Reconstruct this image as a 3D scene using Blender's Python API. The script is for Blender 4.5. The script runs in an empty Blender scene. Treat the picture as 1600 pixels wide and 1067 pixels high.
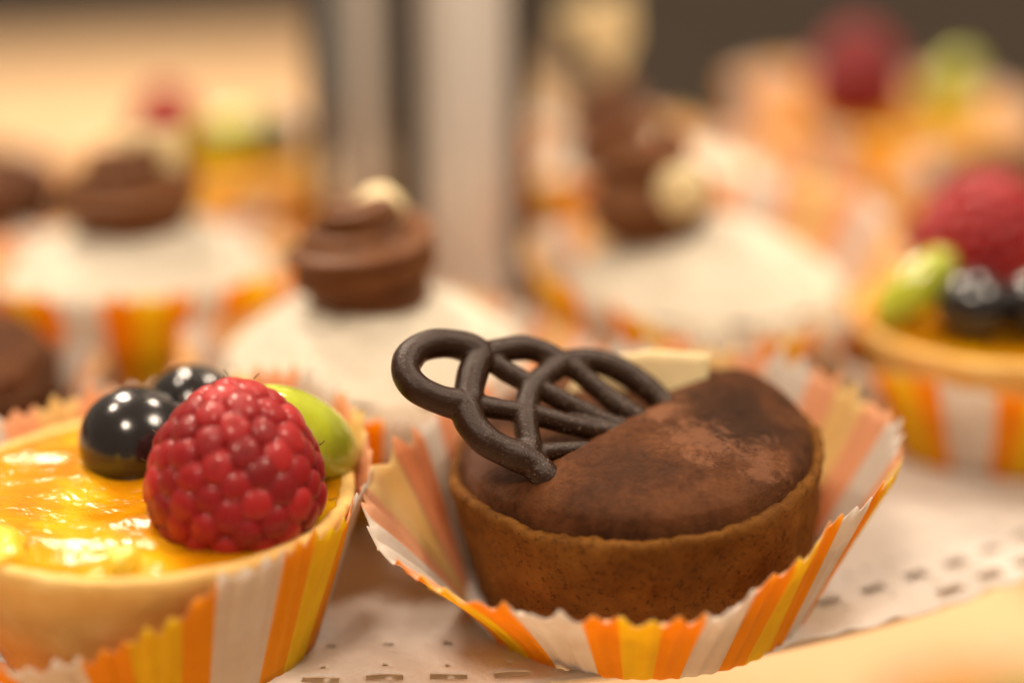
import bpy, bmesh, math, random
from mathutils import Vector, Matrix, noise
from math import sin, cos, pi, radians as R

random.seed(7)
S = 0.01                      # every shape below is written in centimetres
SC = bpy.context.scene
COL = SC.collection

# ------------------------------------------------------------------ camera
cam_data = bpy.data.cameras.new('camera')
cam = bpy.data.objects.new('camera', cam_data)
COL.objects.link(cam)
cam.location = (0, 0, 13.4 * S)
cam.rotation_euler = (R(70), 0, 0)
cam_data.sensor_width = 36
cam_data.lens = 69.9
cam_data.clip_start = 0.01
cam_data.clip_end = 50
cam_data.dof.use_dof = True
cam_data.dof.focus_distance = 0.2665
cam_data.dof.aperture_fstop = 3.5
SC.camera = cam

# ------------------------------------------------------------------ world, lamps, exposure
world = bpy.data.worlds.new('World')
SC.world = world
world.use_nodes = True
bg = world.node_tree.nodes['Background']
bg.inputs['Color'].default_value = (1.0, 0.80, 0.60, 1)
bg.inputs['Strength'].default_value = 0.20

def lamp(loc, target, size, power, col=(1.0, 0.82, 0.64), shape='DISK'):
    d = bpy.data.lights.new('ceiling_or_fill_lamp', 'AREA')
    d.shape = shape; d.size = size * S; d.energy = power; d.color = col
    o = bpy.data.objects.new('ceiling_or_fill_lamp', d)
    COL.objects.link(o)
    o.location = Vector(loc) * S
    o.rotation_euler = (Vector(target) - Vector(loc)).to_track_quat('-Z', 'Y').to_euler()
    return o
lamp((-28, 78, 82), (0, 32, 0), 15, 3.4)
lamp((-52, 52, 80), (0, 32, 0), 13, 2.2)
lamp((34, 84, 90), (0, 32, 0), 15, 3.2)
lamp((52, 24, 76), (4, 34, 0), 24, 3.2)
lamp((-14, -22, 86), (0, 30, 0), 26, 4.2)  # added front fill to lift the dark tart fronts, no real lamp
lamp((-60, 150, 120), (-20, 110, -15), 30, 11.0)  # added to brighten the far table, no known source there

SC.view_settings.view_transform = 'Standard'
SC.view_settings.look = 'None'
SC.view_settings.exposure = 0.52
SC.view_settings.gamma = 1.0
SC.cycles.use_denoising = True
SC.cycles.max_bounces = 6
SC.cycles.diffuse_bounces = 3
SC.cycles.caustics_reflective = False
SC.cycles.caustics_refractive = False

# ------------------------------------------------------------------ helpers
def tag(o, label=None, cat=None, group=None, kind=None):
    if label: o['label'] = label
    if cat: o['category'] = cat
    if group: o['group'] = group
    if kind: o['kind'] = kind
    return o

def empty(name, loc, rot=(0, 0, 0), **kw):
    o = bpy.data.objects.new(name, None)
    o.empty_display_size = 0.01
    COL.objects.link(o)
    o.location = Vector(loc) * S
    o.rotation_euler = rot
    return tag(o, **kw)

def make(name, verts, faces, mats, parent=None, loc=(0, 0, 0), rot=(0, 0, 0), smooth=True, uvs=None, fm=None, **kw):
    me = bpy.data.meshes.new(name)
    me.from_pydata([tuple(c * S for c in v) for v in verts], [], faces)
    if not isinstance(mats, (list, tuple)): mats = [mats]
    for m in mats: me.materials.append(m)
    if fm: me.polygons.foreach_set('material_index', fm)
    if uvs:
        l = me.uv_layers.new(name='UVMap')
        for lp in me.loops: l.data[lp.index].uv = uvs[lp.vertex_index]
    me.polygons.foreach_set('use_smooth', [smooth] * len(me.polygons))
    me.update()
    o = bpy.data.objects.new(name, me)
    COL.objects.link(o)
    o.location = Vector(loc) * S
    o.rotation_euler = rot
    o.parent = parent
    return tag(o, **kw)

def nz(x, y, z=0.0): return noise.noise(Vector((x, y, z)))

def lathe(prof, n=96, wob=None, closed=False):
    """prof: list of (r, z). wob(theta, i, r, z) -> (r, z)"""
    V, Fc = [], []
    m = len(prof)
    for i, (r, z) in enumerate(prof):
        for k in range(n):
            t = 2 * pi * k / n
            rr, zz = wob(t, i, r, z) if wob else (r, z)
            V.append((rr * cos(t), rr * sin(t), zz))
    for i in range(m - 1 + (1 if closed else 0)):
        j = (i + 1) % m
        for k in range(n):
            k2 = (k + 1) % n
            Fc.append((i * n + k, i * n + k2, j * n + k2, j * n + k))
    return V, Fc

def disc(fn, rad, rings=40, n=96):
    """height field on a disc: fn(x, y) -> z"""
    V = [(0, 0, fn(0, 0))]; Fc = []
    for i in range(1, rings + 1):
        r = rad * i / rings
        for k in range(n):
            t = 2 * pi * k / n
            V.append((r * cos(t), r * sin(t), fn(r * cos(t), r * sin(t))))
    for k in range(n): Fc.append((0, 1 + k, 1 + (k + 1) % n))
    for i in range(rings - 1):
        a = 1 + i * n; b = a + n
        for k in range(n):
            k2 = (k + 1) % n
            Fc.append((a + k, b + k, b + k2, a + k2))
    return V, Fc

def tube(pts, rad, n=12, caps=True, star=0.0, lobes=6):
    """sweep a round (or star) section along points; rad is a number or a list"""
    P = [Vector(p) for p in pts]
    m = len(P)
    rr = rad if isinstance(rad, (list, tuple)) else [rad] * m
    V, Fc = [], []
    prev = None
    for i in range(m):
        t = (P[min(i + 1, m - 1)] - P[max(i - 1, 0)]).normalized()
        if prev is None:
            a = Vector((0, 0, 1)) if abs(t.z) < 0.9 else Vector((1, 0, 0))
            u = t.cross(a).normalized()
        else:
            u = (prev - t * prev.dot(t)).normalized()
        prev = u
        w = t.cross(u)
        for k in range(n):
            an = 2 * pi * k / n
            q = rr[i] * (1 + star * cos(lobes * an))
            V.append(tuple(P[i] + u * cos(an) * q + w * sin(an) * q))
    for i in range(m - 1):
        for k in range(n):
            k2 = (k + 1) % n
            Fc.append((i * n + k, i * n + k2, (i + 1) * n + k2, (i + 1) * n + k))
    if caps:
        Fc.append(tuple(range(n - 1, -1, -1)))
        Fc.append(tuple((m - 1) * n + k for k in range(n)))
    return V, Fc

def join(parts):
    V, Fc = [], []
    for v, f in parts:
        o = len(V)
        V += v
        Fc += [tuple(i + o for i in q) for q in f]
    return V, Fc

def spline(pts, per=8):
    P = [Vector(p) for p in pts]
    out = []
    for i in range(len(P) - 1):
        p0 = P[max(i - 1, 0)]; p1 = P[i]; p2 = P[i + 1]; p3 = P[min(i + 2, len(P) - 1)]
        for k in range(per):
            t = k / per
            out.append(0.5 * ((2 * p1) + (p2 - p0) * t + (2 * p0 - 5 * p1 + 4 * p2 - p3) * t * t + (3 * p1 - p0 - 3 * p2 + p3) * t ** 3))
    out.append(P[-1])
    return out

def smooth01(a, b, x):
    t = max(0.0, min(1.0, (x - a) / (b - a)))
    return t * t * (3 - 2 * t)

def interp_angle(tab, th):
    """periodic smooth interpolation; tab: sorted list of (deg, *values)"""
    d = math.degrees(th) % 360
    n = len(tab)
    for i in range(n):
        a = tab[i]; b = tab[(i + 1) % n]
        a0 = a[0]; b0 = b[0] + (360 if i == n - 1 else 0)
        dd = d + (360 if (i == n - 1 and d < a0) else 0)
        if a0 <= dd <= b0:
            t = (dd - a0) / (b0 - a0)
            t = t * t * (3 - 2 * t) * 0.5 + t * 0.5
            return [a[j] + (b[j] - a[j]) * t for j in range(1, len(a))]
    return list(tab[0][1:])

# ------------------------------------------------------------------ materials
class NT:
    def __init__(self, name):
        self.m = bpy.data.materials.new(name)
        self.m.use_nodes = True
        self.t = self.m.node_tree
        self.t.nodes.clear()
        self.out = self.n('ShaderNodeOutputMaterial')
    def n(self, typ, **kw):
        o = self.t.nodes.new(typ)
        for k, v in kw.items():
            if k.startswith('i_'): o.inputs[k[2:].replace('_', ' ')].default_value = v
            else: setattr(o, k, v)
        return o
    def l(self, a, b): self.t.links.new(a, b)
    def obj(self, scale=100.0):
        tc = self.n('ShaderNodeTexCoord'); mp = self.n('ShaderNodeMapping')
        mp.inputs['Scale'].default_value = (scale,) * 3 if not isinstance(scale, tuple) else scale
        self.l(tc.outputs['Object'], mp.inputs['Vector'])
        return mp.outputs['Vector']
    def noise(self, vec, scale, detail=4, rough=0.55, dist=0.0):
        o = self.n('ShaderNodeTexNoise')
        o.inputs['Scale'].default_value = scale; o.inputs['Detail'].default_value = detail
        o.inputs['Roughness'].default_value = rough; o.inputs['Distortion'].default_value = dist
        self.l(vec, o.inputs['Vector'])
        return o.outputs['Fac']
    def ramp(self, fac, stops, mode='LINEAR'):
        o = self.n('ShaderNodeValToRGB')
        cr = o.color_ramp; cr.interpolation = mode
        while len(cr.elements) < len(stops): cr.elements.new(0.5)
        for e, (p, c) in zip(cr.elements, stops):
            e.position = p; e.color = (c, c, c, 1) if isinstance(c, (int, float)) else (*c, 1)
        self.l(fac, o.inputs['Fac'])
        return o.outputs['Color']
    def mix(self, fac, a, b, mode='MIX'):
        o = self.n('ShaderNodeMix', data_type='RGBA', blend_type=mode)
        for s, v in ((o.inputs[0], fac), (o.inputs[6], a), (o.inputs[7], b)):
            if isinstance(v, (int, float)): s.default_value = v
            elif isinstance(v, tuple): s.default_value = (*v, 1)
            else: self.l(v, s)
        return o.outputs[2]
    def bump(self, h, strength, dist):
        o = self.n('ShaderNodeBump')
        o.inputs['Strength'].default_value = strength
        o.inputs['Distance'].default_value = dist * S
        self.l(h, o.inputs['Height'])
        return o.outputs['Normal']
    def pbr(self, col, rough=0.5, normal=None, **kw):
        o = self.n('ShaderNodeBsdfPrincipled')
        for k, v in [('Base Color', col), ('Roughness', rough)] + [(a.replace('_', ' '), b) for a, b in kw.items()]:
            if isinstance(v, tuple): o.inputs[k].default_value = (*v, 1) if (len(v) == 3 and o.inputs[k].type == 'RGBA') else v
            elif isinstance(v, (int, float)): o.inputs[k].default_value = v
            else: self.l(v, o.inputs[k])
        if normal: self.l(normal, o.inputs['Normal'])
        self.l(o.outputs[0], self.out.inputs['Surface'])
        return o

def m_crust(name, a, b, c, bump=0.02, sc=1.0, rough=0.75, speck=0.75):
    k = NT(name); v = k.obj()
    big = k.noise(v, 1.6 * sc, 5, 0.6)
    fine = k.noise(v, 11 * sc, 6, 0.7)
    col = k.ramp(big, [(0.3, a), (0.55, b), (0.75, c)])
    col = k.mix(k.ramp(fine, [(0.34, speck), (0.48, 0.0)]), col, tuple(x * 0.35 for x in a))
    h = k.mix(0.5, k.noise(v, 26 * sc, 5, 0.75), k.noise(v, 6 * sc, 4, 0.6))
    k.pbr(col, rough, k.bump(h, 0.9, bump), Specular_IOR_Level=0.15)
    return k.m

M = {}
M['choc_crust'] = m_crust('chocolate shortcrust', (0.13, 0.046, 0.007), (0.20, 0.076, 0.010), (0.26, 0.105, 0.016), 0.05)
M['gold_crust'] = m_crust('golden shortcrust', (0.74, 0.43, 0.12), (0.82, 0.53, 0.18), (0.87, 0.62, 0.26), 0.02, rough=0.4, speck=0.12)
M['dark_crust'] = m_crust('dark cocoa shortcrust', (0.06, 0.022, 0.008), (0.08, 0.03, 0.01), (0.11, 0.045, 0.016), 0.03)

def m_filling(name, patches):
    k = NT(name); v = k.obj()
    big = k.noise(v, 1.1, 5, 0.6, 0.5)
    fine = k.noise(v, 9, 7, 0.7)
    streak = k.noise(k.obj((520.0, 520.0, 60.0)), 1.0, 3, 0.6)
    col = k.ramp(k.mix(0.35, big, fine), [(0.38, (0.048, 0.015, 0.004)), (0.5, (0.100, 0.033, 0.009)), (0.62, (0.155, 0.055, 0.018))])
    col = k.mix(k.ramp(streak, [(0.40, 0.0), (0.70, 0.30)]), col, (0.17, 0.066, 0.028))
    for (x, y, z, rad, soft, c, seedv, amount) in patches:
        d = k.n('ShaderNodeVectorMath', operation='DISTANCE')
        k.l(v, d.inputs[0]); d.inputs[1].default_value = (x, y, z)
        ad = k.n('ShaderNodeMath', operation='MULTIPLY_ADD')
        k.l(k.noise(v, seedv, 6, 0.68, 0.4), ad.inputs[0]); ad.inputs[1].default_value = 1.9; k.l(d.outputs['Value'], ad.inputs[2])
        mr = k.n('ShaderNodeMapRange', interpolation_type='SMOOTHSTEP')
        k.l(ad.outputs[0], mr.inputs['Value'])
        mr.inputs['From Min'].default_value = rad + 0.95 - soft; mr.inputs['From Max'].default_value = rad + 0.95 + soft
        mr.inputs['To Min'].default_value = amount; mr.inputs['To Max'].default_value = 0.0
        col = k.mix(mr.outputs[0], col, c)
    h = k.mix(0.5, k.noise(v, 24, 6, 0.75), fine)
    k.pbr(col, 0.6, k.bump(h, 1.0, 0.06), Specular_IOR_Level=0.12)
    return k.m
M['filling'] = m_filling('cocoa dusted chocolate cream', [
    (1.45, -0.30, 2.85, 0.85, 0.55, (0.026, 0.011, 0.005), 2.2, 0.75), (0.35, -0.15, 3.0, 0.34, 0.22, (0.30, 0.130, 0.066), 4.5, 0.6),
    (0.85, -1.0, 2.85, 0.40, 0.22, (0.30, 0.130, 0.066), 5.0, 0.5), (1.7, -1.35, 2.6, 0.30, 0.2, (0.28, 0.125, 0.066), 4.1, 0.45),
    (-1.9, -0.7, 2.4, 0.45, 0.40, (0.20, 0.10, 0.068), 2.2, 0.8), (-0.2, -1.6, 2.6, 0.5, 0.4, (0.050, 0.018, 0.006), 2.6, 0.6)])
M['filling_plain'] = m_filling('dark chocolate cream', [])

def m_dark_choc():
    k = NT('dark chocolate with fine sugar dust'); v = k.obj()
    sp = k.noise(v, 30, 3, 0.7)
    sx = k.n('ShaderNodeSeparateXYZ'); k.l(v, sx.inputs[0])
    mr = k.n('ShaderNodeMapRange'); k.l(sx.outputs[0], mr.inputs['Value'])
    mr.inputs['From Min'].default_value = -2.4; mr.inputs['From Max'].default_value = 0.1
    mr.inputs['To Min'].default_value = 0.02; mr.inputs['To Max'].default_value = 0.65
    glints = k.mix(1.0, k.ramp(sp, [(0.60, 0.0), (0.68, 1.0)]), mr.outputs[0], 'MULTIPLY')
    col = k.mix(glints, (0.026, 0.0095, 0.0035), (0.55, 0.38, 0.24))  # sparkle of sugar put into the colour as pale dots, growing rightwards
    h = k.mix(0.45, sp, k.noise(v, 9, 3, 0.6))
    k.pbr(col, 0.25, k.bump(h, 0.8, 0.026), Specular_IOR_Level=0.32)
    return k.m
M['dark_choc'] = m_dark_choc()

def m_simple(name, col, rough=0.5, sc=6, var=0.15, bump=0.0, **kw):
    k = NT(name); v = k.obj()
    f = k.noise(v, sc, 4, 0.6)
    c = k.ramp(f, [(0.3, tuple(x * (1 - var) for x in col)), (0.7, tuple(min(1, x * (1 + var)) for x in col))])
    nrm = k.bump(k.noise(v, sc * 4, 4, 0.6), 0.6, bump) if bump else None
    k.pbr(c, rough, nrm, **kw)
    return k.m
SSS = lambda w, r, s: dict(Subsurface_Weight=w, Subsurface_Radius=r, Subsurface_Scale=s * S)
M['white_choc'] = m_simple('white chocolate', (0.78, 0.64, 0.36), 0.42, 3, 0.06, 0.01, **SSS(0.4, (1, 0.7, 0.35), 0.25))
M['cream'] = m_simple('pale coconut cream', (0.84, 0.76, 0.61), 0.75, 9, 0.10, 0.12)
M['swirl'] = m_simple('piped chocolate cream', (0.15, 0.052, 0.013), 0.48, 3, 0.2, Specular_IOR_Level=0.25)
M['berry'] = m_simple('glazed black berry skin', (0.009, 0.007, 0.007), 0.22, 3, 0.4, 0.0, Coat_Weight=0.7, Coat_Roughness=0.05)
M['grape'] = m_simple('green grape flesh', (0.46, 0.50, 0.035), 0.18, 1.5, 0.2, 0.0, Coat_Weight=0.8, Coat_Roughness=0.06, **SSS(0.8, (0.7, 1.0, 0.15), 0.5))
M['zest'] = m_simple('candied lemon pulp', (0.93, 0.66, 0.05), 0.2, 5, 0.1, 0.05, Coat_Weight=0.7, Coat_Roughness=0.06, **SSS(0.6, (1.0, 0.8, 0.15), 0.3))

def m_rasp():
    k = NT('raspberry flesh'); v = k.obj()
    lw = k.n('ShaderNodeLayerWeight'); lw.inputs['Blend'].default_value = 0.35
    f = k.noise(v, 5, 4, 0.6)
    oi = k.n('ShaderNodeObjectInfo')
    col = k.ramp(k.mix(0.55, f, oi.outputs['Random']), [(0.25, (0.20, 0.002, 0.004)), (0.55, (0.31, 0.005, 0.008)), (0.85, (0.44, 0.018, 0.018))])
    k.pbr(col, 0.44, k.bump(k.noise(v, 18, 4, 0.6), 0.4, 0.016), Specular_IOR_Level=0.26, Coat_Weight=0.28, Coat_Roughness=0.08,
          Sheen_Weight=0.05, Sheen_Tint=(1.0, 0.55, 0.5), **SSS(0.75, (1.0, 0.08, 0.06), 0.24))
    return k.m
M['rasp'] = m_rasp()
M['rasp_core'] = m_simple('raspberry core', (0.33, 0.008, 0.012), 0.4, 5, 0.2, 0.0, **SSS(0.5, (1.0, 0.1, 0.1), 0.15))
M['hair'] = m_simple('dry berry hairs', (0.10, 0.04, 0.015), 0.6)

def m_jelly():
    k = NT('orange lemon jelly'); v = k.obj()
    f = k.noise(v, 0.8, 3, 0.5)
    col = k.ramp(f, [(0.36, (0.50, 0.18, 0.002)), (0.5, (0.62, 0.26, 0.003)), (0.66, (0.80, 0.43, 0.010))])
    h = k.mix(0.4, k.noise(k.obj((80.0, 160.0, 100.0)), 1.5, 3, 0.55, 0.8), k.noise(v, 5.0, 2, 0.5, 1.0))
    k.pbr(col, 0.14, k.bump(h, 0.5, 0.09), Specular_IOR_Level=0.28, Coat_Weight=0.0, Coat_Roughness=0.05, **SSS(0.7, (1.0, 0.6, 0.08), 0.4))
    return k.m
M['jelly'] = m_jelly()

ORANGE = (0.98, 0.43, 0.003); YELLOW = (0.98, 0.70, 0.014); WHITE = (0.86, 0.80, 0.73)
def m_paper(name, wash, trans, inside=False):
    """striped greaseproof paper; the stripes run with u (one repeat per unit)"""
    k = NT(name)
    uv = k.n('ShaderNodeUVMap')
    sx = k.n('ShaderNodeSeparateXYZ'); k.l(uv.outputs[0], sx.inputs[0])
    fr = k.n('ShaderNodeMath', operation='FRACT'); k.l(sx.outputs[0], fr.inputs[0])
    def w(c): return tuple(a + (b - a) * wash for a, b in zip(c, WHITE))
    col = k.ramp(fr.outputs[0], [(0.0, WHITE), (0.32, w(ORANGE)), (0.54, w(YELLOW)), (0.79, w(ORANGE))], 'CONSTANT')
    v = k.obj()
    mot = k.noise(v, 2.2, 5, 0.6)
    col = k.mix(k.ramp(mot, [(0.35, 0.0), (0.75, 0.30)]), col, (0.80, 0.55, 0.36), 'MULTIPLY')
    nrm = k.bump(k.noise(v, 9, 5, 0.65), 0.45, 0.02)
    face = k.mix(0.40, col, (0.86, 0.78, 0.69)) if inside else col
    d = k.n('ShaderNodeBsdfPrincipled'); k.l(face, d.inputs['Base Color']); d.inputs['Roughness'].default_value = 0.6
    d.inputs['Specular IOR Level'].default_value = 0.25; k.l(nrm, d.inputs['Normal'])
    t = k.n('ShaderNodeBsdfTranslucent'); k.l(col, t.inputs['Color'])
    ms = k.n('ShaderNodeMixShader'); ms.inputs[0].default_value = trans
    k.l(d.outputs[0], ms.inputs[1]); k.l(t.outputs[0], ms.inputs[2]); k.l(ms.outputs[0], k.out.inputs['Surface'])
    return k.m
M['paper_out'] = m_paper('striped paper print', 0.0, 0.42)
M['paper_in'] = m_paper('striped paper inside', 0.16, 0.5, True)

def m_doily():
    k = NT('white paper doily'); v = k.obj()
    f = k.noise(v, 1.3, 5, 0.6)
    col = k.ramp(f, [(0.3, (0.80, 0.73, 0.66)), (0.7, (0.86, 0.80, 0.74))])
    h = k.mix(0.5, k.noise(v, 7, 4, 0.6), k.noise(v, 1.8, 4, 0.6, 0.5))
    nrm = k.bump(h, 0.9, 0.09)
    d = k.n('ShaderNodeBsdfPrincipled'); k.l(col, d.inputs['Base Color']); d.inputs['Roughness'].default_value = 0.65
    k.l(nrm, d.inputs['Normal'])
    t = k.n('ShaderNodeBsdfTranslucent'); k.l(col, t.inputs['Color'])
    ms = k.n('ShaderNodeMixShader'); ms.inputs[0].default_value = 0.3
    k.l(d.outputs[0], ms.inputs[1]); k.l(t.outputs[0], ms.inputs[2]); k.l(ms.outputs[0], k.out.inputs['Surface'])
    return k.m
M['doily'] = m_doily()
M['steel'] = m_simple('polished steel', (0.62, 0.58, 0.53), 0.16, 3, 0.05, 0.0, Metallic=1.0)
M['cloth'] = m_simple('peach tablecloth', (0.80, 0.53, 0.29), 0.8, 0.5, 0.05, 0.02)
M['floor'] = m_simple('grey brown floor', (0.21, 0.155, 0.11), 0.7, 0.06, 0.2)
M['wood'] = m_simple('table wood', (0.25, 0.13, 0.06), 0.6, 0.3, 0.2)

# ------------------------------------------------------------------ setting: floor, table, cake stand, doily
V = [(-400, -300, -92), (400, -300, -92), (400, 900, -92), (-400, 900, -92)]
make('floor', V, [(0, 1, 2, 3)], M['floor'], kind='structure')

tab = empty('table', (25, 20, -92), (0, 0, R(12)), label='broad table under a plain peach cloth, behind and below the cake stand', cat='table')
def box(x0, x1, y0, y1, z0, z1):
    return ([(x, y, z) for z in (z0, z1) for (x, y) in ((x0, y0), (x1, y0), (x1, y1), (x0, y1))],
            [(3, 2, 1, 0), (4, 5, 6, 7), (0, 1, 5, 4), (1, 2, 6, 5), (2, 3, 7, 6), (3, 0, 4, 7)])
make('table_top', *box(-119, 0, -30, 127, 74.5, 76.8), M['wood'], tab, smooth=False)
# the cloth: a sheet with gentle ripples and a short overhang
def cloth():
    nx, ny = 70, 84
    V, Fc = [], []
    for j in range(ny + 1):
        for i in range(nx + 1):
            x = -122 + 125 * i / nx; y = -33 + 163 * j / ny
            ox = max(0, x - 0.3, -119.3 - x); oy = max(0, y - 127.3, -30.3 - y)
            z = 77.0 + 0.10 * nz(x * 0.06, y * 0.05, 3)
            d = max(ox, oy)
            if d > 0: z -= 14 * min(1, d / 2.6)
            V.append((x, y, z))
    for j in range(ny):
        for i in range(nx):
            a = j * (nx + 1) + i
            Fc.append((a, a + 1, a + nx + 2, a + nx + 1))
    return V, Fc
make('tablecloth', *cloth(), M['cloth'], tab)
for lx in (-114, -5):
    for ly in (-25, 116):
        make('leg', *box(lx - 2.5, lx + 2.5, ly - 2.5, ly + 2.5, 0, 74.6), M['wood'], tab, smooth=False)

PC = (-1.9, 39.0)             # centre of the stand
stand = empty('cake_stand', (PC[0], PC[1], -15), label='round cake stand whose steel stem, its reflection streaks shaped as upright rods, rises behind the cream tarts', cat='cake stand')
M['plate'] = m_simple('brushed pale metal plate', (0.74, 0.64, 0.53), 0.5, 2, 0.08, 0.0, Metallic=0.15)
make('plate', *lathe([(0.01, 14.94), (14.6, 14.93), (15.05, 14.82), (15.2, 14.72), (15.1, 14.6), (14.6, 14.58), (0.01, 14.58)], 160), M['plate'], stand)
make('foot', *lathe([(0.01, 14.5), (1.6, 14.5), (1.5, 8), (1.8, 3.5), (4, 1.2), (8.5, 0.5), (8.8, 0.25), (8.8, 0.02), (0.01, 0.02)], 80), M['steel'], stand)
M['pale_reflection'] = m_simple('pale reflection rod', (0.80, 0.72, 0.64), 0.42, 3, 0.05, 0.0, Metallic=0.55)  # pale and dark rod colours imitate reflections in the polished stem
M['dark_reflection'] = m_simple('dark reflection rod', (0.035, 0.022, 0.014), 0.4, 3, 0.2)
make('collar', *lathe([(3.1, 14.95), (3.1, 15.2), (2.9, 15.4), (0.01, 15.4)], 80), M['steel'], stand, (-0.1, 0, 0))
for nm, rx, ry, rr, mt in (('dark_streak_rod', -2.0, 0.2, 0.22, 'dark_reflection'), ('streak_rod', -1.58, -0.3, 0.34, 'steel'), ('streak_rod', -1.02, -0.1, 0.27, 'pale_reflection'), ('streak_rod', -0.62, 0.1, 0.22, 'steel'),
                           ('dark_streak_rod', -0.12, 0.5, 0.52, 'dark_reflection'), ('streak_rod', 0.95, -0.2, 0.88, 'pale_reflection'), ('dark_streak_rod', 1.98, 0.4, 0.26, 'dark_reflection')):
    make(nm, *lathe([(rr * 1.15, 15.4), (rr * 1.12, 15.9), (rr, 16.3), (rr, 40), (0.01, 40)], 60), M[mt], stand, (rx, ry, 0))  # side-by-side rods stand in for streaky reflections on one steel stem

def make_doily():
    T = 112                     # repeats of the lace round the rim
    A = 12
    n = T * A
    RD = 15.6
    # tile of the lace, from the outer edge inwards; '.' is punched out
    tile = ["############",
            "############",
            "##.......###",
            "##.......###",
            "############",
            "############",
            "#####.######",
            "############",
            "############",
            "#......#####",
            "#......#####",
            "############",
            "############",
            "#####..#####",
            "############",
            "############",
            "###.####.###",
            "############",
            "############",
            "############",
            "############",
            "############"]
    hs = [0.10, 0.08] + [0.085] * 20
    radii = [RD]
    for h in hs: radii.append(radii[-1] - h)
    inner = [13.2, 12.4, 11, 9, 7, 5, 3.4]
    V, Fc = [], []
    def zz(x, y, r):
        w = 0.055 * nz(x * 0.45, y * 0.45, 1) + 0.035 * nz(x * 1.8, y * 1.8, 4)
        lift = smooth01(11.5, 15.6, r)
        return 0.02 + w * (0.25 + lift) + lift * (0.03 + 0.07 * nz(x * 0.22, y * 0.22, 9))
    for ri, r in enumerate(radii + inner):
        for k in range(n):
            t = 2 * pi * k / n
            rr = r
            if ri < 2: rr = r + (0.07 * abs(sin(T * t / 2)) + 0.06 * nz(cos(t) * 30, sin(t) * 30)) * (1 - ri * 0.5)
            x, y = rr * cos(t), rr * sin(t)
            V.append((x, y, zz(x, y, rr)))
    rows = len(radii) - 1
    for i in range(len(radii) + len(inner) - 1):
        for k in range(n):
            if i < rows:
                c = k // A
                row = tile[i]
                kk = k % A
                if row[kk] == '.':
                    # some of the punched slots are still closed
                    if (nz(c * 0.09, i // 4 * 3.7) > -0.12) if i > 4 else (nz(c * 0.13, 8.2) > -0.25): continue
            k2 = (k + 1) % n
            a, b = i * n, (i + 1) * n
            Fc.append((a + k2, a + k, b + k, b + k2))
    return V, Fc
dl = make('doily', *make_doily(), M['doily'], None, (-2.1, 38.8, 0.0),
          label='round white paper doily with punched lace edge lying on the cake stand', cat='doily')
so = dl.modifiers.new('thick', 'SOLIDIFY'); so.thickness = 0.028 * S; so.offset = 0

# ------------------------------------------------------------------ paper cups
def paper_cup(loc, label, tabl, rb=2.0, periods=9, per_teeth=7, phase=0.0, seed=0, amp=0.07, group='striped paper cups', rot=0.0, fine=8, rows=14, base=0.03, tooth=0.09):
    teeth = periods * per_teeth
    n = teeth * fine
    V, UV, Fc = [], [], []
    # floor of the cup
    V.append((0, 0, base)); UV.append((0.1, 0))
    def pleat(t):           # rounded zig-zag, -1..1
        s = (t * teeth / (2 * pi)) % 1.0
        tri = 4 * abs(s - 0.5) - 1
        return tri * (1.25 - 0.25 * tri * tri)
    for j in range(rows + 1):
        v = j / rows
        for k in range(n):
            t = 2 * pi * k / n
            rt, zt, cv = interp_angle(tabl, t)
            tn = t + 0.03 * nz(cos(t) * 2.2, sin(t) * 2.2, seed + 5)
            fold = nz(cos(t) * 3.1, sin(t) * 3.1, seed + 11)
            irr = nz(cos(t) * 9, sin(t) * 9, seed + 21)
            p = pleat(tn)
            q = v ** cv
            r = rb + (rt - rb) * q
            z = base + (zt - base) * v
            am = amp * (0.45 + 0.75 * v) * (0.75 + 0.9 * irr)
            # pleats push out and, because the wall leans, a little up
            r += am * p + 0.14 * fold * v * v
            z += 0.10 * irr * v * v - 0.35 * am * p * v
            if j == rows: z += tooth * p * (1 + 1.1 * irr) + 0.02 * nz(t * 40, seed)
            V.append((r * cos(t), r * sin(t), z))
            UV.append((periods * t / (2 * pi) + phase + 0.13 * nz(cos(t) * 2.4, sin(t) * 2.4, seed + 40), v))
    for k in range(n):
        k2 = (k + 1) % n
        Fc.append((0, 1 + k2, 1 + k))
    for j in range(rows):
        a = 1 + j * n; b = a + n
        for k in range(n):
            k2 = (k + 1) % n
            Fc.append((a + k, a + k2, b + k2, b + k))
    # u wraps: give the seam faces their own uv through per-loop values
    me = bpy.data.meshes.new('paper_cup')
    me.from_pydata([tuple(c * S for c in v) for v in V], [], Fc)
    me.materials.append(M['paper_out']); me.materials.append(M['paper_in'])
    l = me.uv_layers.new(name='UVMap')
    for poly in me.polygons:
        us = [UV[me.loops[li].vertex_index] for li in poly.loop_indices]
        mx = max(u[0] for u in us)
        for li, u in zip(poly.loop_indices, us):
            uu = u[0] + (periods if mx - u[0] > periods / 2 else 0)
            l.data[li].uv = (uu, u[1])
    me.polygons.foreach_set('use_smooth', [True] * len(me.polygons))
    o = bpy.data.objects.new('paper_cup', me)
    COL.objects.link(o)
    o.location = Vector(loc) * S
    o.rotation_euler = (0, 0, rot)
    s = o.modifiers.new('thick', 'SOLIDIFY')
    s.thickness = 0.014 * S; s.offset = -1; s.material_offset = 1; s.material_offset_rim = 1
    return tag(o, label, 'paper cup', group)

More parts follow.
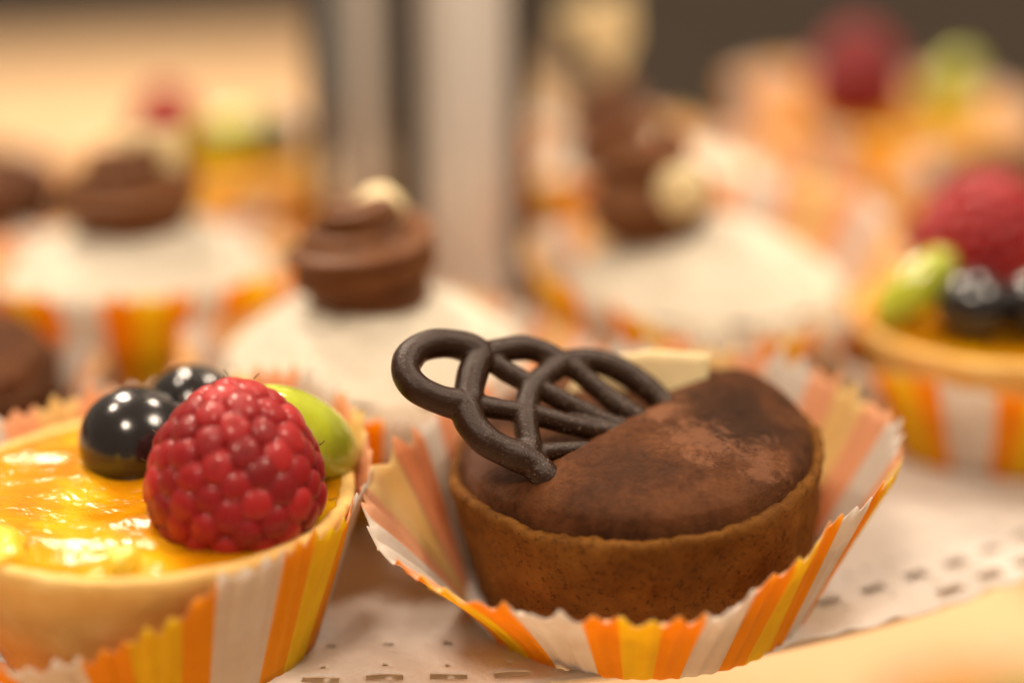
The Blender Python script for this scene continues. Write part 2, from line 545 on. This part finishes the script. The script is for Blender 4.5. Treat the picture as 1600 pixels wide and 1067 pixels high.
C1 = (1.8, 25.95, 0)
F1 = (-5.0, 24.9, 0)
cup1 = [(0, 3.7, 2.3, 1.0), (20, 3.9, 2.45, 1.0), (45, 3.75, 2.6, 1.0), (90, 3.3, 2.7, 1.0), (125, 3.05, 2.6, 1.0), (150, 3.05, 2.5, 1.0),
        (178, 3.2, 2.5, 1.0), (194, 4.0, 2.2, 1.15), (210, 4.2, 1.8, 1.25), (225, 3.95, 1.6, 1.2), (240, 3.75, 1.52, 1.1), (255, 3.65, 1.5, 1.0),
        (270, 3.62, 1.48, 1.0), (285, 3.55, 1.55, 1.0), (300, 3.4, 1.85, 1.0), (315, 3.25, 2.2, 1.0), (335, 3.45, 2.3, 1.0)]
paper_cup(C1, 'widely flared orange, yellow and white striped paper cup holding the chocolate tart with the lattice', cup1, rb=2.46, phase=-0.03, seed=1, amp=0.05, tooth=0.11)
cupf = [(0, 2.98, 2.2, 1.0), (25, 3.15, 2.8, 1.0), (50, 3.2, 2.95, 1.0), (90, 3.2, 2.5, 1.0), (135, 3.25, 2.4, 1.0), (180, 3.4, 2.2, 1.0), (220, 3.4, 1.15, 1.0),
        (240, 3.3, 0.95, 1.0), (260, 3.12, 1.15, 1.0), (280, 3.05, 1.6, 1.0), (300, 3.02, 2.2, 1.0), (330, 3.0, 2.25, 1.0)]
paper_cup(F1, 'striped paper cup round the orange fruit tart with the sharp raspberry in the left foreground', cupf, rb=2.3, phase=0.224, periods=7, per_teeth=9, seed=2, amp=0.022)

# ------------------------------------------------------------------ tarts
def crust_mesh(rb, rt, h, wall=0.24, depth=0.7, seed=0, rough=0.03, n=120):
    prof = [(0.01, 0.04), (rb * 0.6, 0.04), (rb - 0.12, 0.045), (rb, 0.12)]
    for i in range(1, 12):
        v = i / 12
        prof.append((rb + (rt - rb) * v, 0.12 + (h - 0.24) * v))
    prof += [(rt, h - 0.10), (rt - 0.02, h - 0.03), (rt - 0.08, h), (rt - wall * 0.6, h - 0.005), (rt - wall + 0.02, h - 0.05), (rt - wall, h - 0.13), (rt - wall - 0.03, h - depth), (0.01, h - depth - 0.02)]
    def w(t, i, r, z):
        if r < 0.1: return r, z
        a = nz(cos(t) * 3 + seed, sin(t) * 3, z * 2.0) * rough + nz(cos(t) * 11, sin(t) * 11 + seed, z * 6) * rough * 0.6
        return r + a, z + (nz(cos(t) * 5, sin(t) * 5 + seed, 3) * rough * 0.8 + nz(cos(t) * 20, sin(t) * 20 + seed, 8) * rough * 0.7 if z > h - 0.2 else 0)
    return lathe(prof, n, w)

def choc_filling(seed, rad, z0, hi=0.86, lo=0.30, ridge=True):
    def f(x, y):
        r = math.hypot(x, y) / rad
        s = (x + 0.22) * 0.72 + (y + 0.24) * -0.69
        k = smooth01(-0.30, 0.36, s) if ridge else 0.9
        # falls again toward the front
        fall = 1.0 - 0.30 * smooth01(0.3, 2.3, s)
        top = lo + (hi * fall - lo) * k
        dome = max(0.0, 1 - r ** 5.5) ** 0.55
        h = z0 + top * dome
        h += (0.03 * nz(x * 1.1 + seed, y * 1.1, 2) + 0.016 * nz(x * 4, y * 4 + seed, 5) + 0.012 * nz(x * 12, y * 12, 7)) * min(1, 4 * (1 - r) + 0.15)
        if r > 0.98: h -= 0.12
        return h
    return disc(f, rad, 70, 160)

GC = 'chocolate tarts with cocoa dusted filling'
def chocolate_tart(loc, label, rot=(0, 0, 0), seed=0, crust='choc_crust', hi=0.68, lo=0.46, ridge=True):
    t = empty('chocolate_tart', loc, rot, label=label, cat='tart', group=GC)
    make('crust', *crust_mesh(2.4, 2.66, 2.15, wall=0.22, seed=seed, rough=0.07, n=260), M[crust], t)
    make('filling', *choc_filling(seed, 2.53, 2.17, hi, lo, ridge), M['filling' if ridge else 'filling_plain'], t)
    return t
chocolate_tart((C1[0] + 0.1, C1[1] + 0.22, 0.16), 'brown chocolate tart with cocoa dusted filling and a dark lattice ornament, in focus', (R(4.2), R(-4.0), 0), 0)

# lattice ornament (strand points relative to the base of the tart)
lattice = {
 'ring': [(-2.11,0.07,3.82),(-2.38,0.08,3.95),(-2.71,-0.03,4.03),(-2.98,-0.23,4.02),(-3.12,-0.47,3.93),(-3.12,-0.67,3.81),(-2.98,-0.80,3.67),(-2.74,-0.82,3.54),(-2.50,-0.79,3.45),(-2.30,-0.71,3.41),(-2.28,-0.47,3.55),(-2.22,-0.18,3.71),(-2.11,0.07,3.82)],
 'arch': [(-2.11,0.07,3.82),(-1.83,0.27,3.82),(-1.53,0.44,3.79),(-1.25,0.49,3.69),(-1.05,0.42,3.55),(-1.25,0.15,3.48),(-1.44,-0.15,3.37),(-1.51,-0.44,3.22),(-1.51,-0.70,3.06),(-1.47,-0.92,2.90),(-1.50,-1.12,2.80)],
 'ray1': [(-2.11,0.07,3.82),(-1.78,-0.01,3.61),(-1.45,-0.06,3.44),(-1.14,-0.08,3.28),(-0.78,-0.12,3.09),(-0.36,-0.14,2.89),(0.12,-0.11,2.69),(0.29,-0.08,2.64)],
 'ray2': [(-2.30,-0.71,3.41),(-2.02,-0.64,3.33),(-1.78,-0.58,3.26),(-1.50,-0.48,3.19),(-1.20,-0.44,3.08),(-0.79,-0.38,2.94),(-0.37,-0.27,2.81),(0.12,-0.14,2.68)],
 'band': [(-2.33,-0.75,3.40),(-2.25,-0.96,3.23),(-2.07,-1.11,3.06),(-1.83,-1.15,2.92),(-1.61,-1.16,2.82),(-1.40,-1.18,2.71),(-1.27,-1.26,2.60),(-1.14,-1.30,2.46),(-1.02,-1.31,2.28),(-0.95,-1.30,1.95)],
 'ray3': [(-1.62,-1.14,2.82),(-1.45,-1.05,2.81),(-1.23,-0.92,2.79),(-0.90,-0.76,2.75),(-0.57,-0.61,2.69),(-0.15,-0.39,2.63)],
 'arch2': [(-1.05,0.42,3.55),(-0.82,0.58,3.55),(-0.50,0.71,3.49),(-0.16,0.73,3.35),(0.15,0.66,3.16),(0.38,0.55,2.99),(0.53,0.39,2.82),(0.61,0.17,2.64)],
 'ray4': [(-1.05,0.42,3.55),(-0.82,0.44,3.47),(-0.54,0.32,3.26),(-0.21,0.19,3.03),(0.13,0.10,2.82),(0.41,0.05,2.66)]}
rad = {'ring': 0.212, 'arch': 0.182, 'ray1': 0.150, 'ray2': 0.150, 'band': 0.215, 'ray3': 0.135, 'arch2': 0.182, 'ray4': 0.155}
parts = []
for k, p in lattice.items():
    q = spline(p, 7)
    parts.append(tube(q, [rad[k] * (1 + 0.09 * nz(i * 0.14, len(k) * 3.7 + rad[k] * 50)) for i in range(len(q))], 14))
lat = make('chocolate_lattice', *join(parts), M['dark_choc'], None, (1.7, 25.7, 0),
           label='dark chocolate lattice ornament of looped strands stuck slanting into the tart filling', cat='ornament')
rm = lat.modifiers.new('fuse', 'REMESH'); rm.mode = 'VOXEL'; rm.voxel_size = 0.022 * S; rm.use_smooth_shade = True
sm = lat.modifiers.new('soften', 'SMOOTH'); sm.factor = 0.5; sm.iterations = 5

# white chocolate shard behind the lattice
def slab(pts, thick, bend=0.0, sub=5):
    """thick, softly bent plate from an outline of 3-D points"""
    P = [Vector(p) for p in pts]
    c = sum(P, Vector()) / len(P)
    nrm = Vector()
    for i in range(len(P)): nrm += (P[i] - c).cross(P[(i + 1) % len(P)] - c)
    nrm.normalize()
    E = []
    for i in range(len(P)):
        for k in range(sub): E.append(P[i].lerp(P[(i + 1) % len(P)], k / sub))
    n = len(E)
    V, Fc = [], []
    for side, off in ((0, -0.5), (1, 0.5)):
        for ring in (0.0, 0.35, 0.7, 0.94, 1.0):
            for e in E:
                p = c.lerp(e, ring)
                d = (p - c).length
                o = thick * off * (0.55 if ring == 1.0 else 1.0)
                V.append(tuple(p + nrm * (o - bend * d * d + 0.012 * nz(p.x * 3, p.y * 3, p.z * 3))))
    R_ = 5
    for s in (0, 1):
        b0 = s * R_ * n
        for j in range(R_ - 1):
            for k in range(n):
                k2 = (k + 1) % n
                q = (b0 + j * n + k, b0 + j * n + k2, b0 + (j + 1) * n + k2, b0 + (j + 1) * n + k)
                Fc.append(q if s == 0 else q[::-1])
    a = (R_ - 1) * n; b = R_ * n + a
    for k in range(n):
        k2 = (k + 1) % n
        Fc.append((a + k, a + k2, b + k2, b + k))
    return V, Fc
shard = [(-1.02,1.45,2.50),(-0.72,1.51,2.98),(-0.21,1.48,3.28),(0.34,1.39,3.42),(1.18,1.19,3.42),(1.11,1.04,2.96),(0.98,0.87,2.39),(-0.02,1.03,2.12)]
make('white_chocolate_shard', *slab(shard, 0.17, 0.05), M['white_choc'], None, (1.7, 25.7, 0),
     label='pale white chocolate shard standing behind the dark lattice ornament', cat='chocolate shard')

# --- fruit tarts
GF = 'fruit tarts with orange jelly'
def jelly_mesh(rad, z0, seed, dome=0.05):
    def f(x, y):
        r = math.hypot(x, y) / rad
        return z0 + dome * (1 - r * r) + (0.08 * nz(x * 0.8 + seed, y * 1.3, 1) + 0.03 * nz(x * 1.6, y * 3.4 + seed, 3)) * min(1, 5 * (1 - r) + 0.2)
    return disc(f, rad, 50, 140)
def fruit_tart(loc, label, r=2.5, rot=(0, 0, 0), seed=0):
    t = empty('fruit_tart', loc, rot, label=label, cat='tart', group=GF)
    make('crust', *crust_mesh(r - 0.68, r, 2.15, wall=0.26, depth=0.5, seed=seed), M['gold_crust'], t)
    make('filling', *jelly_mesh(r - 0.12, 2.12, seed), M['jelly'], t)
    return t
fruit_tart((F1[0], F1[1], 0.06), 'golden fruit tart filled with shiny orange jelly in the left foreground', 2.85, (0, 0, 0), 4)

def drupelet_mesh(seed):
    bm = bmesh.new()
    bmesh.ops.create_icosphere(bm, subdivisions=3, radius=1.0)
    for v in bm.verts:
        p = v.co.copy()
        d = 1 + 0.06 * nz(p.x * 1.5 + seed, p.y * 1.5, p.z * 1.5)
        # small dimple where the dried hair sits
        d -= 0.10 * math.exp(-((p.x - 0.1 * (seed - 1)) ** 2 + (p.y + 0.15) ** 2) / 0.05) if p.z > 0 else 0
        # slightly squared shoulders: berries press on one another
        q = (abs(p.x) ** 3 + abs(p.y) ** 3 + abs(p.z) ** 3) ** (1 / 3)
        v.co = p * d / (0.6 + 0.4 * q) * S
    me = bpy.data.meshes.new('drupelet')
    bm.to_mesh(me); bm.free()
    me.polygons.foreach_set('use_smooth', [True] * len(me.polygons))
    me.materials.append(M['rasp'])
    return me
DRU = [drupelet_mesh(i) for i in range(4)]

def rasp_profile(h, r):
    """(radius, z) along the berry, base to tip"""
    out = []
    for i in range(41):
        u = i / 40
        a = u * pi / 2
        f = 0.80 + 0.20 * sin(u / 0.3 * pi / 2) if u < 0.3 else max(0.0, 1 - ((u - 0.3) / 0.7) ** 2.05) ** 0.62
        out.append((r * f, 0.05 + h * u))
    return out
def rasp_layout(h, r, seed):
    rnd = random.Random(seed)
    prof = rasp_profile(h - 0.14, r - 0.15)
    L = [0.0]
    for i in range(1, len(prof)): L.append(L[-1] + math.hypot(prof[i][0] - prof[i-1][0], prof[i][1] - prof[i-1][1]))
    size = 0.385 * r / 1.2
    def ev(s):
        i = 0
        while i < len(L) - 2 and L[i + 1] <= s: i += 1
        t = (s - L[i]) / (L[i+1] - L[i])
        a, b = prof[i], prof[i + 1]
        d = Vector((b[0] - a[0], 0, b[1] - a[1])).normalized()
        return max(0.02, a[0] + (b[0] - a[0]) * t), a[1] + (b[1] - a[1]) * t, d
    # equal-area spiral start, then let the drupelets push each other apart
    area = [0.0]
    for i in range(1, len(prof)): area.append(area[-1] + pi * (prof[i][0] + prof[i-1][0]) * (L[i] - L[i-1]))
    N = int(area[-1] / (size * size * 0.80))
    pts = []
    for k in range(N):
        q = area[-1] * (k + 0.5) / N
        i = max(j for j in range(len(area) - 1) if area[j] <= q)
        s_ = L[i] + (L[i+1] - L[i]) * (q - area[i]) / (area[i+1] - area[i])
        pts.append([s_ + rnd.uniform(-0.04, 0.04), k * 2.39996 + seed + rnd.uniform(-0.08, 0.08)])
    lo, hi_ = size * 0.35, L[-1] - 0.01
    for it in range(24):
        E = []
        for s_, a in pts:
            s_ = min(hi_, max(lo, s_))
            pr, pz, d = ev(s_)
            E.append((Vector((pr * cos(a), pr * sin(a), pz)), Vector((d.x * cos(a), d.x * sin(a), d.z)), Vector((-sin(a), cos(a), 0)), pr))
        for i in range(N):
            f = Vector()
            for j in range(N):
                if i == j: continue
                v = E[i][0] - E[j][0]
                l = v.length
                if l < size * 1.15: f += v / max(l, 1e-4) * (size * 1.15 - l)
            pts[i][0] = min(hi_, max(lo, pts[i][0] + 0.22 * f.dot(E[i][1])))
            pts[i][1] += 0.22 * f.dot(E[i][2]) / max(E[i][3], 0.15)
    out = []
    for s_, a in pts:
        pr, pz, d = ev(s_)
        N_ = Vector((d.z * cos(a), d.z * sin(a), -d.x)).normalized()
        out.append((Vector((pr * cos(a), pr * sin(a), pz)), N_, size * 0.5 * rnd.uniform(0.96, 1.14), rnd))
    return out
def raspberry(loc, label, h=2.2, r=1.2, rot=(0, 0, 0), seed=0, fine=True):
    root = empty('raspberry', loc, rot, label=label, cat='raspberry', group='raspberries on the fruit tarts')
    make('core', *lathe([(0.01, 0.02)] + [(max(0.01, a - 0.095), b) for a, b in rasp_profile(h - 0.16, r)], 40), M['rasp_core'], root)
    hairs = []
    joined = []
    for i, (P, N, rad_, rnd) in enumerate(rasp_layout(h, r, seed)):
        up = Vector((0, 0, 1))
        q = N.to_track_quat('Z', 'Y')
        sc = (rad_ * rnd.uniform(1.06, 1.20), rad_ * rnd.uniform(1.10, 1.30), rad_ * rnd.uniform(0.66, 0.84))
        if fine:
            o = bpy.data.objects.new('drupelet', DRU[i % 4])
            COL.objects.link(o); o.parent = root
            o.location = P * S; o.rotation_euler = q.to_euler(); o.scale = sc
            if rnd.random() < 0.42:
                a = P + N * rad_ * 0.9
                d = (N + Vector((rnd.uniform(-.7, .7), rnd.uniform(-.7, .7), rnd.uniform(-.2, .6)))).normalized()
                e = (d + Vector((rnd.uniform(-.8, .8), rnd.uniform(-.8, .8), 0.5))).normalized()
                ln = rnd.uniform(0.07, 0.15)
                hairs.append(tube([a, a + d * ln * 0.6, a + d * ln * 0.6 + e * ln * 0.5], [0.009, 0.007, 0.009], 5))
        else:
            mt = Matrix.Translation(P) @ q.to_matrix().to_4x4() @ Matrix.Diagonal((*sc, 1))
            joined.append(([tuple(mt @ Vector((cos(b) * cos(a), sin(b) * cos(a), sin(a)))) for a in [(-pi/2) + pi * ii / 6 for ii in range(7)] for b in [2 * pi * jj / 8 for jj in range(8)]],
                           [(ii * 8 + jj, ii * 8 + (jj + 1) % 8, (ii + 1) * 8 + (jj + 1) % 8, (ii + 1) * 8 + jj) for ii in range(6) for jj in range(8)]))
    if hairs: make('hairs', *join(hairs), M['hair'], root, kind='stuff')
    if joined: make('drupelets', *join(joined), M['rasp'], root, kind='stuff')
    return root

def berry(loc, label, r, squash=0.95, rot=(0, 0, 0)):
    prof = []
    for i in range(29):
        a = -pi / 2 + pi * i / 28
        k = 1.0
        prof.append((max(0.004, r * cos(a)), r * squash * sin(a) * k))
    return make('black_berry', *lathe(prof, 56, lambda t, i, q, z: (q * (1 + 0.085 * nz(cos(t) * 1.1, sin(t) * 1.1, z * 1.3 + r * 37)), z * (1 + 0.06 * nz(cos(t) * q, sin(t) * q, r * 11)))), M['berry'], None, loc, rot,
                label=label, cat='berry', group='black glazed berries')
def grape(loc, label, a, r, rot):
    prof = []
    for i in range(33):
        t = -pi / 2 + pi * i / 32
        prof.append((max(0.004, r * cos(t) ** 0.9 if 0 < i < 32 else 0.004), a * sin(t)))
    return make('green_grape', *lathe(prof, 48, lambda t, i, q, z: (q * (1 + 0.03 * nz(cos(t) * 1.2, sin(t) * 1.2, z)), z)), M['grape'], None, loc, rot,
                label=label, cat='grape', group='green grapes')
raspberry((-3.68, 23.95, 1.95), 'large red raspberry in sharp focus on the orange jelly tart', 2.10, 1.20, (R(-4), R(4), R(20)), 3, True)
berry((-5.3, 25.85, 2.5), 'glossy black berry left of the sharp raspberry, the nearer of the pair', 0.79, 0.97, (R(20), R(-10), 0))
berry((-4.62, 26.85, 2.58), 'glossy black berry at the back of the pair, half hidden behind the sharp raspberry', 0.68, 0.97, (R(-15), R(10), 0))
grape((-2.98, 25.4, 2.78), 'bright green grape leaning behind the right side of the sharp raspberry', 1.05, 0.60, (R(20), R(-48), R(10)))

def blob(size, seed, squash=(1, 1, 1), amp=0.25):
    bm = bmesh.new()
    bmesh.ops.create_icosphere(bm, subdivisions=4, radius=1.0)
    V = []
    for v in bm.verts:
        p = v.co
        d = 1 + amp * nz(p.x * 1.4 + seed, p.y * 1.4, p.z * 1.4) + amp * 0.5 * nz(p.x * 3.5, p.y * 3.5 + seed, p.z * 3.5)
        V.append((p.x * d * size * squash[0], p.y * d * size * squash[1], p.z * d * size * squash[2]))
    Fc = [tuple(v.index for v in f.verts) for f in bm.faces]
    bm.free()
    return V, Fc
make('lemon_piece', *blob(0.30, 3, (0.75, 0.8, 1.15)), M['zest'], None, (-4.92, 22.52, 2.18), (R(25), R(22), 0),
     label='lumpy yellow lemon piece slipping over the front rim of the jelly tart', cat='lemon piece', group='lemon pieces')
make('lemon_piece', *blob(0.42, 8, (0.8, 1.0, 0.55)), M['zest'], None, (-6.55, 22.95, 2.25), (0, R(20), 0),
     label='yellow lemon piece in the jelly at the left edge of the picture', cat='lemon piece', group='lemon pieces')

# --- cream tarts
GW = 'cream tarts with chocolate swirl'
def swirl_mesh(r0, h, turns=1.9, seed=0):
    pts, rr = [], []
    N = 90
    for i in range(N + 1):
        u = i / N
        a = 2 * pi * turns * u + seed
        q = r0 * (1 - 0.72 * u ** 1.2) * 0.66
        pts.append((q * cos(a), q * sin(a), 0.28 * r0 + h * u * (0.62 + 0.35 * u)))
        rr.append(r0 * (0.36 - 0.20 * u ** 1.5) * (1.0 if u < 0.93 else max(0.25, (1 - u) / 0.07)))
    a = tube(pts, rr, 36, True, 0.17, 6)
    b = lathe([(0.01, -0.05), (r0 * 0.72, -0.05), (r0 * 0.68, 0.3 * r0), (r0 * 0.45, h * 0.42), (0.01, h * 0.40)], 30)
    return join([a, b])
def cream_tart(loc, label, swirl_off=(0, 0), r=2.5, sr=1.3, sh=1.25, rot=(0, 0, 0), seed=0, dome=1.15):
    t = empty('cream_tart', loc, rot, label=label, cat='tart', group=GW)
    make('crust', *crust_mesh(2.05, r, 2.1, seed=seed, n=80), M['dark_crust'], t)
    def f(x, y):
        q = math.hypot(x, y) / (r + 0.05)
        return (2.0 if q < 0.985 else 1.6) + dome * max(0, 1 - q ** 2.2) + 0.10 * nz(x * 1.3 + seed, y * 1.3, 0) + 0.07 * nz(x * 5, y * 5, seed)
    make('cream', *disc(f, r + 0.05, 50, 120), M['cream'], t)
    z = f(*swirl_off) - 0.05
    make('chocolate_swirl', *swirl_mesh(sr, sh, seed=seed), M['swirl'], t, (swirl_off[0], swirl_off[1], z))
    return t
cream_tart((-2.2, 30.5, 0.05), 'cream tart with brown swirl directly behind the front lattice ornament', (-0.1, -0.1), sr=1.38, sh=1.2, seed=1)
cream_tart((3.5, 34.2, 0.05), 'cream tart with brown swirl right of the steel stem, before the far tarts', (-0.95, 0.1), sr=1.25, sh=1.45, seed=2)
cream_tart((-6.8, 34.6, 0.05), 'cream tart with brown swirl at the left, in front of the far fruit tart', (0.0, 0.0), sr=1.3, seed=3)
cream_tart((2.95, 41.6, 0.05), 'cream tart with brown swirl close behind the right side of the steel stem', (-0.95, -0.5), sr=1.15, sh=1.5, seed=4, dome=0.6)
make('dark_chocolate_piece', *blob(0.34, 2.0, (1.1, 0.6, 0.8), 0.3), M['dark_choc'], None, (-2.25, 29.75, 3.95), (R(20), 0, R(10)),
     label='dark chocolate piece set in the brown swirl behind the lattice ornament', cat='chocolate piece')
GB = 'white chocolate buttons on the swirls'
def button(loc, size, label, rot=(0, 0, 0), sq=(1, 1, 1)):
    return make('white_chocolate_button', *blob(size, loc[0], sq, 0.08), M['white_choc'], None, loc, rot, label=label, cat='chocolate button', group=GB)
button((-2.12, 30.75, 4.42), 0.43, 'round white chocolate button on the swirl behind the lattice ornament')
button((2.95, 33.3, 4.05), 0.46, 'round white chocolate button on the swirl right of the steel stem', sq=(1, 0.7, 1.05))
chip = [(-0.75, 0.0, 0.7), (0.55, 0.1, 0.75), (0.5, 0.0, 0.1), (0.05, -0.1, -0.55), (-0.35, -0.05, 0.0)]
make('white_chocolate_chip', *slab(chip, 0.16, 0.04), M['white_choc'], None, (-6.35, 34.3, 4.15),
     label='three-cornered white chocolate chip on the blurred swirl at the left', cat='chocolate chip', group='white chocolate chips')
make('white_chocolate_chip', *slab([(a * 1.25, b, c * 1.3) for a, b, c in chip], 0.18, 0.04), M['white_choc'], None, (1.95, 41.0, 5.0), (0, R(-12), 0),
     label='white chocolate chip standing on the far swirl beside the steel stem', cat='chocolate chip', group='white chocolate chips')

# --- the other blurred tarts
chocolate_tart((-9.9, 29.6, 0.05), 'dark chocolate tart cut off by the left edge, behind the jelly tart', (0, 0, R(40)), 7, 'dark_crust', 0.6, 0.5, False)
chocolate_tart((-12.2, 40.6, 0.05), 'added dark chocolate tart far back at the left edge, standing in for the plate edge shadow', (0, 0, R(80)), 9, 'dark_crust', 0.5, 0.5, False)  # dark shape added where the shadow of the plate edge falls
chocolate_tart((11.5, 40.4, 0.05), 'dark chocolate tart far back at the right edge of the picture', (0, 0, R(150)), 11, 'dark_crust', 0.6, 0.5, False)
fruit_tart((8.4, 32.2, 0.05), 'golden fruit tart at the right edge behind the chocolate tart', 2.6, (0, 0, 1), 12)
fruit_tart((9.2, 46.6, 0.05), 'far blurred fruit tart at the upper right of the plate', 2.5, (0, 0, 2), 13)
fruit_tart((-6.9, 42.6, 0.05), 'far blurred fruit tart left of the steel stem', 2.5, (0, 0, 3), 14)
fruit_tart((12.3, 43.6, -14.9), 'blurred fruit tart down on the table below the doily edge', 2.5, (0, 0, 4), 15)

raspberry((7.95, 33.1, 2.4), 'big blurred raspberry on the fruit tart at the right edge', 2.1, 1.22, (R(0), R(14), 0), 5, False)
grape((6.75, 31.6, 2.85), 'blurred green grape wedge left on the fruit tart at the right edge', 0.85, 0.42, (R(0), R(48), R(15)))
berry((7.6, 31.0, 2.75), 'blurred black berry beside the grape on the right-hand fruit tart', 0.62)
berry((8.7, 30.9, 2.75), 'blurred black berry at the very right edge on the right-hand fruit tart', 0.66)
raspberry((8.2, 46.4, 2.2), 'blurred raspberry on the far fruit tart at the upper right', 2.2, 1.2, (0, 0, 0), 6, False)
grape((10.3, 46.2, 2.75), 'blurred green grape on the far fruit tart at the upper right', 1.1, 0.55, (R(0), R(25), 0))
raspberry((-7.6, 42.7, 2.15), 'small blurred raspberry on the far fruit tart left of the steel stem', 1.7, 0.85, (0, 0, 0), 7, False)
grape((-6.2, 42.3, 2.75), 'blurred green grape on the far fruit tart left of the steel stem', 0.9, 0.55, (R(0), R(70), 0))
berry((-5.2, 42.8, 2.65), 'blurred black berry nearest the steel stem on the far fruit tart', 0.6)
grape((13.0, 43.4, -12.0), 'blurred green grape on the low fruit tart below the doily edge', 1.1, 0.6, (R(0), R(80), 0))

def flare(r, z, dr=0.25, dz=0.2, seed=0):
    rnd = random.Random(seed)
    return [(a, r + rnd.uniform(-dr, dr), z + rnd.uniform(-dz, dz), 1.0) for a in range(0, 360, 30)]
cups = [((-2.2, 30.5, 0), 'striped paper cup of the cream tart directly behind the lattice ornament', 3.30, 2.15, 0.1),
        ((3.5, 34.2, 0), 'striped paper cup of the cream tart right of the steel stem', 3.45, 2.30, 0.45),
        ((-6.8, 34.6, 0), 'striped paper cup of the cream tart at the left', 3.30, 2.15, 0.6),
        ((2.95, 41.6, 0), 'striped paper cup of the cream tart close behind the steel stem', 3.15, 2.60, 0.9),
        ((-9.9, 29.6, 0), 'striped paper cup of the dark tart at the left edge behind the jelly tart', 3.40, 2.00, 0.2),
        ((-12.2, 40.6, 0), 'striped paper cup of the added far dark tart at the left edge', 3.50, 1.90, 0.5),
        ((11.5, 40.4, 0), 'striped paper cup of the far dark tart at the right edge', 3.50, 2.10, 0.8),
        ((8.4, 32.2, 0), 'striped paper cup of the fruit tart at the right edge', 3.30, 1.90, 0.0),
        ((9.2, 46.6, 0), 'striped paper cup of the far fruit tart at the upper right', 3.60, 2.30, 0.3),
        ((-6.9, 42.6, 0), 'striped paper cup of the far fruit tart left of the stem', 3.50, 1.90, 0.65),
        ((12.3, 43.6, -14.95), 'striped paper cup of the low fruit tart below the doily edge', 3.50, 2.10, 0.2)]
lips = {1: [(0, 3.6, 2.6, 1), (40, 3.9, 3.2, 1), (80, 3.7, 3.1, 1), (130, 3.3, 2.6, 1), (180, 3.3, 2.6, 1), (205, 3.3, 2.8, 1), (235, 3.3, 2.6, 1), (260, 3.3, 2.1, 1), (300, 3.3, 2.2, 1)],
        2: [(0, 3.2, 2.3, 1), (90, 3.3, 2.2, 1), (180, 3.3, 2.4, 1), (225, 3.2, 2.6, 1), (270, 3.2, 2.7, 1), (315, 3.2, 2.75, 1)],
        8: [(0, 3.4, 2.3, 1), (90, 3.5, 2.4, 1), (140, 3.8, 2.8, 1), (180, 4.0, 3.0, 1), (225, 3.8, 2.7, 1), (270, 3.5, 2.1, 1), (315, 3.4, 2.1, 1)]}
for i, (loc, lab, r, z, ph) in enumerate(cups):
    paper_cup(loc, lab, lips.get(i) or flare(r, z, seed=i), rb=2.15, phase=ph, seed=20 + i, fine=6, rows=8, base=0.02)
